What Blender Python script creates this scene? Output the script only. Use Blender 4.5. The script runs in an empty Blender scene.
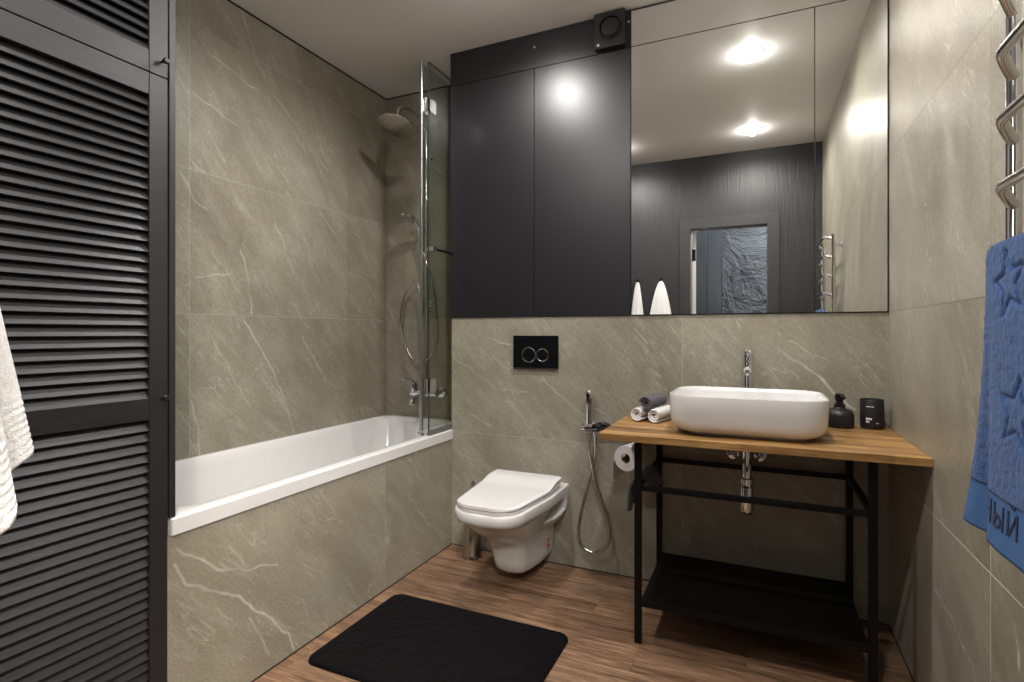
import bpy, bmesh, math, random
import numpy as np
from mathutils import Vector, Matrix, noise as mnoise
random.seed(7)
S = bpy.context.scene
COL = S.collection
PI = math.pi
R = math.radians

# ------------------------------------------------------------------ camera
H = 1.12                                  # lens height (m)
cd = bpy.data.cameras.new('camera'); cam = bpy.data.objects.new('camera', cd); COL.objects.link(cam)
cam.location = (0, 0, H); cam.rotation_euler = (R(90), 0, R(24.4))
cd.sensor_width = 36; cd.lens = 540 / 1024 * 36; cd.shift_y = -8 / 1024; cd.clip_start = 0.01
S.camera = cam
# ------------------------------------------------------------------ world, exposure
w = bpy.data.worlds.new('world'); S.world = w; w.use_nodes = True
w.node_tree.nodes['Background'].inputs[0].default_value = (0.9, 0.95, 1, 1)
w.node_tree.nodes['Background'].inputs[1].default_value = 0.05
S.cycles.diffuse_bounces = 8
S.view_settings.view_transform = 'Standard'; S.view_settings.look = 'None'
S.view_settings.gamma = 1; S.view_settings.use_curve_mapping = False
S.view_settings.exposure = 0.54
LAMP_W = 46.0                             # each ceiling spotlight
HALL_FILL_W = 200.0                             # fill lamp added in the corridor, out of view
LAMPS = [(-0.03, 1.82), (-1.03, 1.86), (-0.03, 0.64), (-1.03, 0.64)]

# room: back wall face y=D, shower wall y=DS, left wall x=XL, bath front x=XA, right wall x=XR, rear wall y=YR, ceiling z=ZC
D, DS, XL, XA, XR, YR, ZC = 2.478, 2.785, -2.139, -1.475, 0.46, 0.16, 2.6

# ------------------------------------------------------------------ materials
def newmat(name):
    m = bpy.data.materials.new(name); m.use_nodes = True
    nt = m.node_tree; b = nt.nodes['Principled BSDF']
    return m, nt, b
def N(nt, t, **kw):
    n = nt.nodes.new(t)
    for k, v in kw.items():
        if k in ('operation', 'data_type', 'blend_type', 'wave_type', 'bands_direction', 'feature', 'noise_dimensions', 'attribute_name', 'interpolation', 'distance', 'voronoi_dimensions'):
            setattr(n, k, v)
        else: n.inputs[k].default_value = v
    return n
def math_(nt, op, a, b=None):
    n = nt.nodes.new('ShaderNodeMath'); n.operation = op
    for i, v in enumerate((a, b)):
        if v is None: continue
        if isinstance(v, (int, float)): n.inputs[i].default_value = v
        else: nt.links.new(v, n.inputs[i])
    return n.outputs[0]
def ramp(nt, fac, stops):
    n = nt.nodes.new('ShaderNodeValToRGB'); cr = n.color_ramp
    while len(cr.elements) < len(stops): cr.elements.new(0.5)
    for e, (p, c) in zip(cr.elements, stops):
        e.position = p; e.color = (*c, 1) if len(c) == 3 else c
    nt.links.new(fac, n.inputs[0]); return n.outputs[0]
def mix(nt, fac, a, b, bt='MIX'):
    n = nt.nodes.new('ShaderNodeMix'); n.data_type = 'RGBA'; n.blend_type = bt
    for s, v in ((n.inputs[0], fac), (n.inputs[6], a), (n.inputs[7], b)):
        if isinstance(v, (int, float)): s.default_value = v
        elif isinstance(v, tuple): s.default_value = (*v, 1)
        else: nt.links.new(v, s)
    return n.outputs[2]
def bump(nt, b, h, strength=0.3, dist=0.002):
    n = nt.nodes.new('ShaderNodeBump'); n.inputs['Strength'].default_value = strength; n.inputs['Distance'].default_value = dist
    nt.links.new(h, n.inputs['Height']); nt.links.new(n.outputs[0], b.inputs['Normal'])
def plain(name, col, rough=0.5, metal=0.0, coat=0.0, spec=0.5, nscale=0, nstr=0.1, ndist=0.001, var=0.0, stretch=None):
    m, nt, b = newmat(name)
    b.inputs['Base Color'].default_value = (*col, 1); b.inputs['Roughness'].default_value = rough
    b.inputs['Metallic'].default_value = metal; b.inputs['Coat Weight'].default_value = coat
    b.inputs['Specular IOR Level'].default_value = spec
    if nscale:
        tc = nt.nodes.new('ShaderNodeTexCoord'); src = tc.outputs['Object']
        if stretch:
            mp = nt.nodes.new('ShaderNodeMapping'); mp.inputs['Scale'].default_value = stretch
            nt.links.new(src, mp.inputs[0]); src = mp.outputs[0]
        nz = N(nt, 'ShaderNodeTexNoise', Scale=nscale, Detail=4.0); nt.links.new(src, nz.inputs['Vector'])
        if nstr: bump(nt, b, nz.outputs[0], nstr, ndist)
        if var:
            c = mix(nt, nz.outputs[0], tuple(x * (1 - var) for x in col), tuple(min(1, x * (1 + var)) for x in col))
            nt.links.new(c, b.inputs['Base Color'])
    return m
def stone(name, tw=1.2, th=0.6, dark_from=9, pale=(0.42, 0.39, 0.325)):
    """large-format grey-beige slate-look tiles; UV in metres, joints at multiples of tw, th"""
    m, nt, b = newmat(name); L = nt.links
    uv = nt.nodes.new('ShaderNodeUVMap').outputs[0]
    sp = nt.nodes.new('ShaderNodeSeparateXYZ'); L.new(uv, sp.inputs[0]); u, v = sp.outputs[0], sp.outputs[1]
    iu = math_(nt, 'FLOOR', math_(nt, 'DIVIDE', u, tw)); iv = math_(nt, 'FLOOR', math_(nt, 'DIVIDE', v, th))
    tid = math_(nt, 'ADD', math_(nt, 'MULTIPLY', iu, 3.7), math_(nt, 'MULTIPLY', iv, 7.9))
    # diagonal frame: p along the streaks (falling to the right), q across
    p = math_(nt, 'SUBTRACT', math_(nt, 'MULTIPLY', u, 0.64), math_(nt, 'MULTIPLY', v, 0.77))
    q = math_(nt, 'ADD', math_(nt, 'MULTIPLY', u, 0.77), math_(nt, 'MULTIPLY', v, 0.64))
    def vec(sp_, sq_):
        c = nt.nodes.new('ShaderNodeCombineXYZ')
        L.new(math_(nt, 'MULTIPLY', p, sp_), c.inputs[0]); L.new(math_(nt, 'MULTIPLY', q, sq_), c.inputs[1]); L.new(tid, c.inputs[2])
        return c.outputs[0]
    def nz(vc, scale, detail=5.0, rough=0.6, dist=0.0):
        n = N(nt, 'ShaderNodeTexNoise', Scale=scale, Detail=detail, Roughness=rough, Distortion=dist); L.new(vc, n.inputs['Vector']); return n.outputs[0]
    cloud = nz(vec(1, 1.6), 1.7, 6, 0.62, 0.6)
    streak = nz(vec(1.0, 4.5), 3.2, 7, 0.7, 0.8)
    fine = nz(vec(5, 14), 13.0, 5, 0.72)
    base = ramp(nt, cloud, [(0.28, (0.196, 0.174, 0.133)), (0.5, (0.282, 0.258, 0.204)), (0.74, (0.382, 0.355, 0.292))])
    base = mix(nt, math_(nt, 'MULTIPLY', streak, 0.46), base, ramp(nt, streak, [(0.3, (0.146, 0.128, 0.095)), (0.52, (0.288, 0.264, 0.211)), (0.72, (0.52, 0.490, 0.425))]))
    base = mix(nt, 0.34, base, ramp(nt, fine, [(0.3, (0.16, 0.15, 0.13)), (0.7, (0.82, 0.81, 0.79))]), 'OVERLAY')
    # hairline veins along the streaks
    def veins(sc, a, b_, width, lo, hi, off):
        vn = nz(vec(a, b_), sc, 2.5, 0.5, 0.25)
        d = math_(nt, 'ABSOLUTE', math_(nt, 'SUBTRACT', vn, off))
        line = math_(nt, 'SUBTRACT', 1.0, math_(nt, 'MINIMUM', math_(nt, 'DIVIDE', d, width), 1.0))
        mask = ramp(nt, nz(vec(2.2, 2.2), 2.3, 3.0, 0.6), [(lo, (0, 0, 0)), (hi, (1, 1, 1))])
        return math_(nt, 'MULTIPLY', line, mask)
    v1 = veins(1.5, 1.0, 6.0, 0.0060, 0.48, 0.60, 0.5)
    v2 = veins(2.3, 1.0, 7.0, 0.0075, 0.50, 0.64, 0.46)
    v3 = veins(3.6, 1.0, 8.0, 0.011, 0.46, 0.58, 0.53)
    vv = math_(nt, 'MAXIMUM', math_(nt, 'MAXIMUM', v1, v2), math_(nt, 'MULTIPLY', v3, 0.8))
    at = nt.nodes.new('ShaderNodeAttribute'); at.attribute_name = 'vein'
    vm = math_(nt, 'MAXIMUM', math_(nt, 'MULTIPLY', vv, 0.33), math_(nt, 'MULTIPLY', at.outputs['Fac'], 0.85))
    base = mix(nt, vm, base, (0.74, 0.71, 0.63))
    # joints
    def joint(c, t):
        f = math_(nt, 'ABSOLUTE', math_(nt, 'SUBTRACT', math_(nt, 'FRACT', math_(nt, 'ADD', math_(nt, 'DIVIDE', c, t), 0.5)), 0.5))
        return math_(nt, 'LESS_THAN', math_(nt, 'MULTIPLY', f, t), 0.0015)
    jt = math_(nt, 'MAXIMUM', joint(u, tw), joint(v, th))
    jc = mix(nt, math_(nt, 'GREATER_THAN', v, dark_from), pale, (0.11, 0.10, 0.08))
    base = mix(nt, math_(nt, 'MULTIPLY', jt, 0.75), base, jc)
    L.new(base, b.inputs['Base Color'])
    rg = ramp(nt, streak, [(0.3, (0.31,) * 3), (0.7, (0.42,) * 3)]); L.new(rg, b.inputs['Roughness'])
    b.inputs['Specular IOR Level'].default_value = 0.5
    hgt = math_(nt, 'SUBTRACT', math_(nt, 'ADD', math_(nt, 'MULTIPLY', fine, 0.3), streak), math_(nt, 'MULTIPLY', jt, 1.5))
    bump(nt, b, hgt, 0.18, 0.0012)
    return m
def planks(name):
    m, nt, b = newmat(name); L = nt.links
    tc = nt.nodes.new('ShaderNodeTexCoord'); sp = nt.nodes.new('ShaderNodeSeparateXYZ'); L.new(tc.outputs['Object'], sp.inputs[0])
    x, y = sp.outputs[0], sp.outputs[1]
    row = math_(nt, 'FLOOR', math_(nt, 'DIVIDE', math_(nt, 'ADD', y, 0.035), 0.152))
    xo = math_(nt, 'ADD', x, math_(nt, 'MULTIPLY', math_(nt, 'FRACT', math_(nt, 'MULTIPLY', row, 0.618)), 0.92))
    cell = math_(nt, 'FLOOR', math_(nt, 'DIVIDE', xo, 0.92))
    tid = math_(nt, 'ADD', math_(nt, 'MULTIPLY', row, 5.3), math_(nt, 'MULTIPLY', cell, 11.7))
    def vec(sx, sy):
        c = nt.nodes.new('ShaderNodeCombineXYZ')
        L.new(math_(nt, 'MULTIPLY', x, sx), c.inputs[0]); L.new(math_(nt, 'MULTIPLY', y, sy), c.inputs[1]); L.new(tid, c.inputs[2]); return c.outputs[0]
    def nz(vc, scale, d=5.0, r=0.6, dist=0.0):
        n = N(nt, 'ShaderNodeTexNoise', Scale=scale, Detail=d, Roughness=r, Distortion=dist); L.new(vc, n.inputs['Vector']); return n.outputs[0]
    g1 = nz(vec(1.2, 16), 2.6, 6, 0.65, 0.6); g2 = nz(vec(3, 60), 2.6, 5, 0.72, 0.3)
    wn = nt.nodes.new('ShaderNodeTexWhiteNoise'); wn.noise_dimensions = '1D'; L.new(tid, wn.inputs['W'])
    c = ramp(nt, g1, [(0.28, (0.085, 0.047, 0.027)), (0.5, (0.210, 0.127, 0.079)), (0.70, (0.370, 0.245, 0.160))])
    c = mix(nt, 0.7, c, ramp(nt, g2, [(0.35, (0.14, 0.12, 0.11)), (0.65, (0.76, 0.73, 0.70))]), 'OVERLAY')
    tone = ramp(nt, wn.outputs[0], [(0, (0.80, 0.80, 0.80)), (1, (1.14, 1.10, 1.06))])
    c = mix(nt, 1.0, c, tone, 'MULTIPLY')
    def joint(cc, t, wd):
        f = math_(nt, 'ABSOLUTE', math_(nt, 'SUBTRACT', math_(nt, 'FRACT', math_(nt, 'ADD', math_(nt, 'DIVIDE', cc, t), 0.5)), 0.5))
        return math_(nt, 'LESS_THAN', math_(nt, 'MULTIPLY', f, t), wd)
    jt = math_(nt, 'MAXIMUM', joint(math_(nt, 'ADD', y, 0.035), 0.152, 0.0008), joint(xo, 0.92, 0.0007))
    c = mix(nt, math_(nt, 'MULTIPLY', jt, 0.65), c, (0.05, 0.028, 0.016))
    L.new(c, b.inputs['Base Color']); b.inputs['Roughness'].default_value = 0.36
    bump(nt, b, math_(nt, 'SUBTRACT', g2, jt), 0.12, 0.001)
    return m
def wood(name, cols, axis=0, rough=0.45):
    m, nt, b = newmat(name); L = nt.links
    tc = nt.nodes.new('ShaderNodeTexCoord'); mp = nt.nodes.new('ShaderNodeMapping'); L.new(tc.outputs['Object'], mp.inputs[0])
    sc = [22, 22, 22]; sc[axis] = 1.6; mp.inputs['Scale'].default_value = sc
    n1 = N(nt, 'ShaderNodeTexNoise', Scale=1.2, Detail=6.0, Roughness=0.65, Distortion=0.7); L.new(mp.outputs[0], n1.inputs['Vector'])
    n2 = N(nt, 'ShaderNodeTexNoise', Scale=5.0, Detail=4.0, Roughness=0.7); L.new(mp.outputs[0], n2.inputs['Vector'])
    c = ramp(nt, n1.outputs[0], [(0.3, cols[0]), (0.5, cols[1]), (0.7, cols[2])])
    # glued staves across the board
    sp = nt.nodes.new('ShaderNodeSeparateXYZ'); L.new(tc.outputs['Object'], sp.inputs[0])
    a, o = sp.outputs[axis], sp.outputs[1 - axis] if axis < 2 else sp.outputs[0]
    row = math_(nt, 'FLOOR', math_(nt, 'DIVIDE', o, 0.045))
    cell = math_(nt, 'FLOOR', math_(nt, 'DIVIDE', math_(nt, 'ADD', a, math_(nt, 'MULTIPLY', row, 0.237)), 0.42))
    wn = nt.nodes.new('ShaderNodeTexWhiteNoise'); wn.noise_dimensions = '1D'
    L.new(math_(nt, 'ADD', math_(nt, 'MULTIPLY', row, 7.1), math_(nt, 'MULTIPLY', cell, 3.3)), wn.inputs['W'])
    c = mix(nt, 1.0, c, ramp(nt, wn.outputs[0], [(0, (0.72, 0.69, 0.66)), (1, (1.18, 1.17, 1.14))]), 'MULTIPLY')
    c = mix(nt, 0.3, c, ramp(nt, n2.outputs[0], [(0.35, (0.15, 0.12, 0.1)), (0.6, (0.6, 0.58, 0.55))]), 'OVERLAY')
    L.new(c, b.inputs['Base Color']); b.inputs['Roughness'].default_value = rough
    bump(nt, b, n2.outputs[0], 0.15, 0.0008)
    return m
def terry(name, col, scale=700.0, strength=0.7, var=0.18):
    m, nt, b = newmat(name); L = nt.links
    tc = nt.nodes.new('ShaderNodeTexCoord')
    n1 = N(nt, 'ShaderNodeTexNoise', Scale=scale, Detail=2.0, Roughness=0.6); L.new(tc.outputs['Object'], n1.inputs['Vector'])
    n2 = N(nt, 'ShaderNodeTexNoise', Scale=scale * 0.28, Detail=3.0, Roughness=0.6); L.new(tc.outputs['Object'], n2.inputs['Vector'])
    h = math_(nt, 'ADD', n1.outputs[0], n2.outputs[0])
    c = ramp(nt, math_(nt, 'MULTIPLY', h, 0.5), [(0.36, tuple(x * (1 - var * 1.6) for x in col)), (0.62, tuple(min(1, x * (1 + var)) for x in col))])
    L.new(c, b.inputs['Base Color']); b.inputs['Roughness'].default_value = 0.95; b.inputs['Specular IOR Level'].default_value = 0.1
    b.inputs['Sheen Weight'].default_value = 0.15; b.inputs['Sheen Roughness'].default_value = 0.5
    bump(nt, b, h, strength, 0.003)
    return m
def glow(name, col, strength):
    m = bpy.data.materials.new(name); m.use_nodes = True; nt = m.node_tree; nt.nodes.clear()
    e = nt.nodes.new('ShaderNodeEmission'); e.inputs[0].default_value = (*col, 1); e.inputs[1].default_value = strength
    o = nt.nodes.new('ShaderNodeOutputMaterial'); nt.links.new(e.outputs[0], o.inputs[0]); return m
def glass(name, tint):
    m = bpy.data.materials.new(name); m.use_nodes = True; nt = m.node_tree; nt.nodes.clear()
    t = nt.nodes.new('ShaderNodeBsdfTransparent'); t.inputs[0].default_value = (*tint, 1)
    g = nt.nodes.new('ShaderNodeBsdfGlossy'); g.inputs['Roughness'].default_value = 0.01
    lw = nt.nodes.new('ShaderNodeLayerWeight'); lw.inputs[0].default_value = 0.5
    fac = math_(nt, 'ADD', 0.04, math_(nt, 'MULTIPLY', math_(nt, 'POWER', lw.outputs['Facing'], 5.0), 0.9))
    mx = nt.nodes.new('ShaderNodeMixShader'); nt.links.new(fac, mx.inputs[0]); nt.links.new(t.outputs[0], mx.inputs[1]); nt.links.new(g.outputs[0], mx.inputs[2])
    o = nt.nodes.new('ShaderNodeOutputMaterial'); nt.links.new(mx.outputs[0], o.inputs[0]); return m
def plaster_dark(name):
    m, nt, b = newmat(name); L = nt.links
    tc0 = nt.nodes.new('ShaderNodeTexCoord'); tc = nt.nodes.new('ShaderNodeMapping'); L.new(tc0.outputs['Object'], tc.inputs[0]); tc.inputs['Location'].default_value = (3.1, 0, 5.7)
    vo = N(nt, 'ShaderNodeTexNoise', Scale=1.7, Detail=6.0, Roughness=0.58, Distortion=1.2); L.new(tc.outputs[0], vo.inputs['Vector'])
    v2 = N(nt, 'ShaderNodeTexVoronoi', Scale=5.0); L.new(vo.outputs['Color'], v2.inputs['Vector'])
    c = ramp(nt, vo.outputs[0], [(0.3, (0.009, 0.0115, 0.0155)), (0.7, (0.026, 0.031, 0.040))])
    L.new(c, b.inputs['Base Color']); b.inputs['Roughness'].default_value = 0.7; b.inputs['Specular IOR Level'].default_value = 0.12
    bump(nt, b, math_(nt, 'ADD', vo.outputs[0], v2.outputs[0]), 1.0, 0.05)
    return m

M = {}
M['tile'] = stone('stone_tile'); M['tile_left'] = stone('stone_tile_long', 1.3); M['tile_right'] = stone('stone_tile_right', 1.2, .6, 1.0, (0.80, 0.78, 0.74))  # right wall's lower joints near-white: the glint of their edges is painted in
M['floor'] = planks('wood_planks')
M['ceiling'] = plain('satin_ceiling', (0.80, 0.785, 0.765), 0.6, spec=0.2)
M['black_panel'] = plain('black_satin_panel', (0.0135, 0.0125, 0.0150), 0.36, spec=0.5)
M['louver'] = plain('black_stained_wood', (0.0185, 0.0172, 0.0188), 0.42, nscale=6, nstr=0.35, ndist=0.001, var=0.5, stretch=(30, 1.2, 30))
M['louver_dark'] = plain('slat_gap_shade', (0.006, 0.006, 0.006), 0.8, nscale=10)  # near-black: the shade behind the slats is put into this colour
M['rear_wood'] = plain('charcoal_wood_panel', (0.020, 0.019, 0.0205), 0.5, nscale=4, nstr=0.6, ndist=0.004, var=0.75, stretch=(28, 28, 0.9))
M['casing'] = plain('dark_grey_casing', (0.030, 0.029, 0.030), 0.45, nscale=20, nstr=0.03)
M['gap'] = plain('black_gap', (0.008, 0.007, 0.007), 0.6, nscale=10, nstr=0.02)
M['mirror'] = plain('silver_mirror', (0.86, 0.865, 0.84), 0.0, metal=1.0)
M['mirror_edge'] = plain('mirror_edge', (0.03, 0.03, 0.03), 0.3, nscale=10, nstr=0.02)
M['chrome'] = plain('chrome', (0.80, 0.80, 0.82), 0.07, metal=1.0)
M['steel'] = plain('polished_steel', (0.66, 0.63, 0.60), 0.16, metal=1.0)
M['brushed'] = plain('brushed_steel', (0.52, 0.48, 0.44), 0.18, metal=1.0, nscale=60, nstr=0.05, stretch=(1, 1, 30))
M['hose'] = plain('metal_hose', (0.55, 0.53, 0.52), 0.22, metal=1.0)
M['ceramic'] = plain('white_ceramic', (0.70, 0.69, 0.685), 0.10, coat=0.3)
M['seat'] = plain('white_seat_plastic', (0.70, 0.69, 0.685), 0.22)
M['acrylic'] = plain('white_acrylic', (0.70, 0.69, 0.685), 0.14, coat=0.2)
M['black_metal'] = plain('black_powder_coat', (0.004, 0.004, 0.0042), 0.42, spec=.2, nscale=200, nstr=0.03)
M['black_gloss'] = plain('black_gloss_plate', (0.006, 0.006, 0.007), 0.06)
M['grey_chrome'] = plain('dark_chrome', (0.16, 0.17, 0.20), 0.10, metal=1.0)
M['counter'] = wood('oak_counter', [(0.115, 0.054, 0.017), (0.31, 0.170, 0.058), (0.49, 0.30, 0.118)], 0)
M['white_terry'] = terry('white_terry', (0.76, 0.745, 0.745), 700.0, 0.6, 0.10); M['grey_terry'] = terry('grey_terry', (0.105, 0.095, 0.115))
M['blue_terry'] = terry('blue_terry', (0.030, 0.080, 0.225), 480.0, 0.8); M['blue_flat'] = plain('blue_hem', (0.062, 0.128, 0.285), 0.9, nscale=900, nstr=0.3, spec=0.1)
M['navy'] = plain('navy_print', (0.012, 0.018, 0.05), 0.8)
M['paper'] = plain('tissue_paper', (0.78, 0.76, 0.74), 0.95, nscale=300, nstr=0.2, spec=0.1); M['cardboard'] = plain('cardboard', (0.24, 0.19, 0.14), 0.9)
M['glass'] = glass('smoked_glass', (0.90, 0.91, 0.885)); M['glass_edge'] = plain('glass_edge', (0.035, 0.045, 0.040), 0.15)
M['alu'] = plain('aluminium_profile', (0.42, 0.42, 0.45), 0.30, metal=1.0)
M['seal'] = plain('grey_seal', (0.12, 0.125, 0.12), 0.3)
M['mat'] = plain('black_plush', (0.0026, 0.0020, 0.0027), 0.95, nscale=500, nstr=0.6, ndist=0.003, spec=0.1)
M['black_matt'] = plain('black_matt_ceramic', (0.012, 0.011, 0.012), 0.42)
M['white_ink'] = plain('white_ink', (0.75, 0.75, 0.73), 0.6)
M['lamp'] = glow('lamp_lens', (1.0, 0.95, 0.86), 30.0)
M['white_paint'] = plain('white_paint', (0.72, 0.71, 0.68), 0.4); M['leaf_paint'] = plain('leaf_paint', (0.55, 0.54, 0.51), 0.4)
M['plaster'] = plaster_dark('dark_plaster'); M['bluegrey'] = plain('blue_grey_panel', (0.012, 0.0155, 0.021), 0.4, spec=.25)
M['red'] = plain('red_sticker', (0.5, 0.05, 0.05), 0.5)
M['dot'] = plain('indicator', (0.6, 0.6, 0.6), 0.3)

# ------------------------------------------------------------------ mesh helpers
class MB:
    def __init__(s): s.v = []; s.f = []
    def add(s, verts, faces):
        o = len(s.v); s.v += [tuple(p) for p in verts]; s.f += [tuple(i + o for i in f) for f in faces]; return s
    def box(s, x0, x1, y0, y1, z0, z1):
        v = [(x, y, z) for x in (x0, x1) for y in (y0, y1) for z in (z0, z1)]
        return s.add(v, [(0, 1, 3, 2), (4, 6, 7, 5), (0, 4, 5, 1), (2, 3, 7, 6), (0, 2, 6, 4), (1, 5, 7, 3)])
    def loft(s, rings, cap0=True, cap1=True, closed=True):
        n = len(rings[0]); v = [p for r in rings for p in r]; f = []
        for i in range(len(rings) - 1):
            for j in range(n if closed else n - 1):
                k = (j + 1) % n; f.append((i * n + j, i * n + k, (i + 1) * n + k, (i + 1) * n + j))
        if cap0: f.append(tuple(range(n))[::-1])
        if cap1: f.append(tuple((len(rings) - 1) * n + j for j in range(n)))
        return s.add(v, f)
    def lathe(s, prof, c=(0, 0, 0), axis='Z', n=40, caps=(True, True)):
        """prof: (radius, height) pairs"""
        rings = []
        for r, h in prof:
            ring = []
            for k in range(n):
                a = 2 * PI * k / n; x, y = r * math.cos(a), r * math.sin(a)
                p = {'Z': (x, y, h), 'Y': (x, h, y), 'X': (h, x, y)}[axis]
                ring.append((p[0] + c[0], p[1] + c[1], p[2] + c[2]))
            rings.append(ring)
        return s.loft(rings, *caps)
    def tube(s, pts, r, n=12, caps=True):
        pts = [Vector(p) for p in pts]; rings = []; rr = r if isinstance(r, (list, tuple)) else [r] * len(pts)
        t0 = (pts[1] - pts[0]).normalized(); nrm = t0.orthogonal().normalized()
        for i, p in enumerate(pts):
            t = ((pts[min(i + 1, len(pts) - 1)] - pts[max(i - 1, 0)])).normalized()
            nrm = (nrm - t * nrm.dot(t)).normalized(); bn = t.cross(nrm)
            rings.append([tuple(p + (nrm * math.cos(2 * PI * k / n) + bn * math.sin(2 * PI * k / n)) * rr[i]) for k in range(n)])
        return s.loft(rings, caps, caps)
    def prism(s, poly, axis, a, b):
        """poly: 2-D outline, extruded along axis from a to b"""
        def P(u, v, h): return {'X': (h, u, v), 'Y': (u, h, v), 'Z': (u, v, h)}[axis]
        return s.loft([[P(u, v, a) for u, v in poly], [P(u, v, b) for u, v in poly]])
    def grid(s, nu, nv, fn):
        v = [fn(i / nu, j / nv) for i in range(nu + 1) for j in range(nv + 1)]
        f = [(i * (nv + 1) + j, (i + 1) * (nv + 1) + j, (i + 1) * (nv + 1) + j + 1, i * (nv + 1) + j + 1) for i in range(nu) for j in range(nv)]
        return s.add(v, f)
def catmull(pts, m=8, closed=False):
    pts = [Vector(p) for p in pts]; out = []; n = len(pts)
    for i in range(n - 1):
        p0, p1, p2, p3 = pts[max(i - 1, 0)], pts[i], pts[i + 1], pts[min(i + 2, n - 1)]
        for k in range(m):
            t = k / m
            out.append(0.5 * ((2 * p1) + (p2 - p0) * t + (2 * p0 - 5 * p1 + 4 * p2 - p3) * t * t + (3 * p1 - p0 - 3 * p2 + p3) * t ** 3))
    out.append(pts[-1]); return out
def rrect(x0, x1, y0, y1, r, z, n=6, rs=None):
    """rounded rectangle ring in the XY plane; rs: radii for corners (+x+y, -x+y, -x-y, +x-y)"""
    rs = rs or [r] * 4; out = []
    for k, (cx, cy, a0) in enumerate(((x1, y1, 0), (x0, y1, 90), (x0, y0, 180), (x1, y0, 270))):
        q = rs[k]; ox = cx - q if cx == x1 else cx + q; oy = cy - q if cy == y1 else cy + q
        for i in range(n + 1):
            a = R(a0 + 90 * i / n); out.append((ox + q * math.cos(a), oy + q * math.sin(a), z))
    return out
ORG = {}
def obj(name, mb, m, parent=None, bevel=0, seg=2, smooth=True, angle=38, sub=0, solid=0):
    me = bpy.data.meshes.new(name)
    o0 = ORG.get(parent.name, Vector((0, 0, 0))) if parent else Vector((0, 0, 0))
    me.from_pydata([tuple(Vector(p) - o0) for p in mb.v], [], mb.f)
    bm = bmesh.new(); bm.from_mesh(me); bmesh.ops.recalc_face_normals(bm, faces=bm.faces)
    if smooth:
        for f in bm.faces: f.smooth = True
        for e in bm.edges:
            if len(e.link_faces) == 2 and e.calc_face_angle(0) > R(angle): e.smooth = False
    bm.to_mesh(me); bm.free()
    me.materials.append(M[m] if isinstance(m, str) else m)
    o = bpy.data.objects.new(name, me); COL.objects.link(o)
    if parent: o.parent = parent; ORG[o.name] = o0
    if solid:
        sm = o.modifiers.new('thickness', 'SOLIDIFY'); sm.thickness = solid; sm.offset = 0
    if sub:
        sb = o.modifiers.new('smooth', 'SUBSURF'); sb.levels = sub; sb.render_levels = sub
    if bevel:
        bv = o.modifiers.new('bevel', 'BEVEL'); bv.width = bevel; bv.segments = seg; bv.limit_method = 'ANGLE'; bv.angle_limit = R(38); bv.harden_normals = smooth
    return o
def tag(o, label, cat, group=None):
    o['label'] = label; o['category'] = cat
    if group: o['group'] = group
    return o
def thing(name, label, cat, loc=(0, 0, 0), group=None):
    o = bpy.data.objects.new(name, None); COL.objects.link(o); o.location = loc; o.empty_display_size = 0.05
    ORG[o.name] = Vector(loc); return tag(o, label, cat, group)
def struct(name, mb, m, parent=None, **kw):
    o = obj(name, mb, m, parent, **kw)
    if not parent: o['kind'] = 'structure'
    return o
def copy_tree(o, parent=None):
    c = o.copy(); COL.objects.link(c)
    if parent: c.parent = parent
    for ch in list(o.children): copy_tree(ch, c)
    return c

def vein_field(P, lines, width):
    """P: (n,2) points in metres; brightness of the pale veins that cross the slab"""
    out = np.zeros(len(P))
    for k, (line, wf) in enumerate(lines):
        a = np.array(line)
        jig = np.stack([np.sin(P[:, 1] * 63 + k) + 0.6 * np.sin(P[:, 0] * 131 + 2 * k), np.sin(P[:, 0] * 57 + k) + 0.6 * np.sin(P[:, 1] * 143 + k)], 1) * 0.0030
        Q = P + jig; d = np.full(len(P), 9.0)
        for p, q in zip(a[:-1], a[1:]):
            e = q - p; t = np.clip(((Q - p) @ e) / (e @ e), 0, 1)
            d = np.minimum(d, np.hypot(*(Q - (p + t[:, None] * e)).T))
        s = np.clip(1 - d / (width * wf), 0, 1) * (0.72 + 0.28 * np.sin(P[:, 0] * 41 + P[:, 1] * 29 + k)) * min(1.0, 0.55 + 0.35 * wf)
        out = np.maximum(out, s)
    return out
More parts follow.
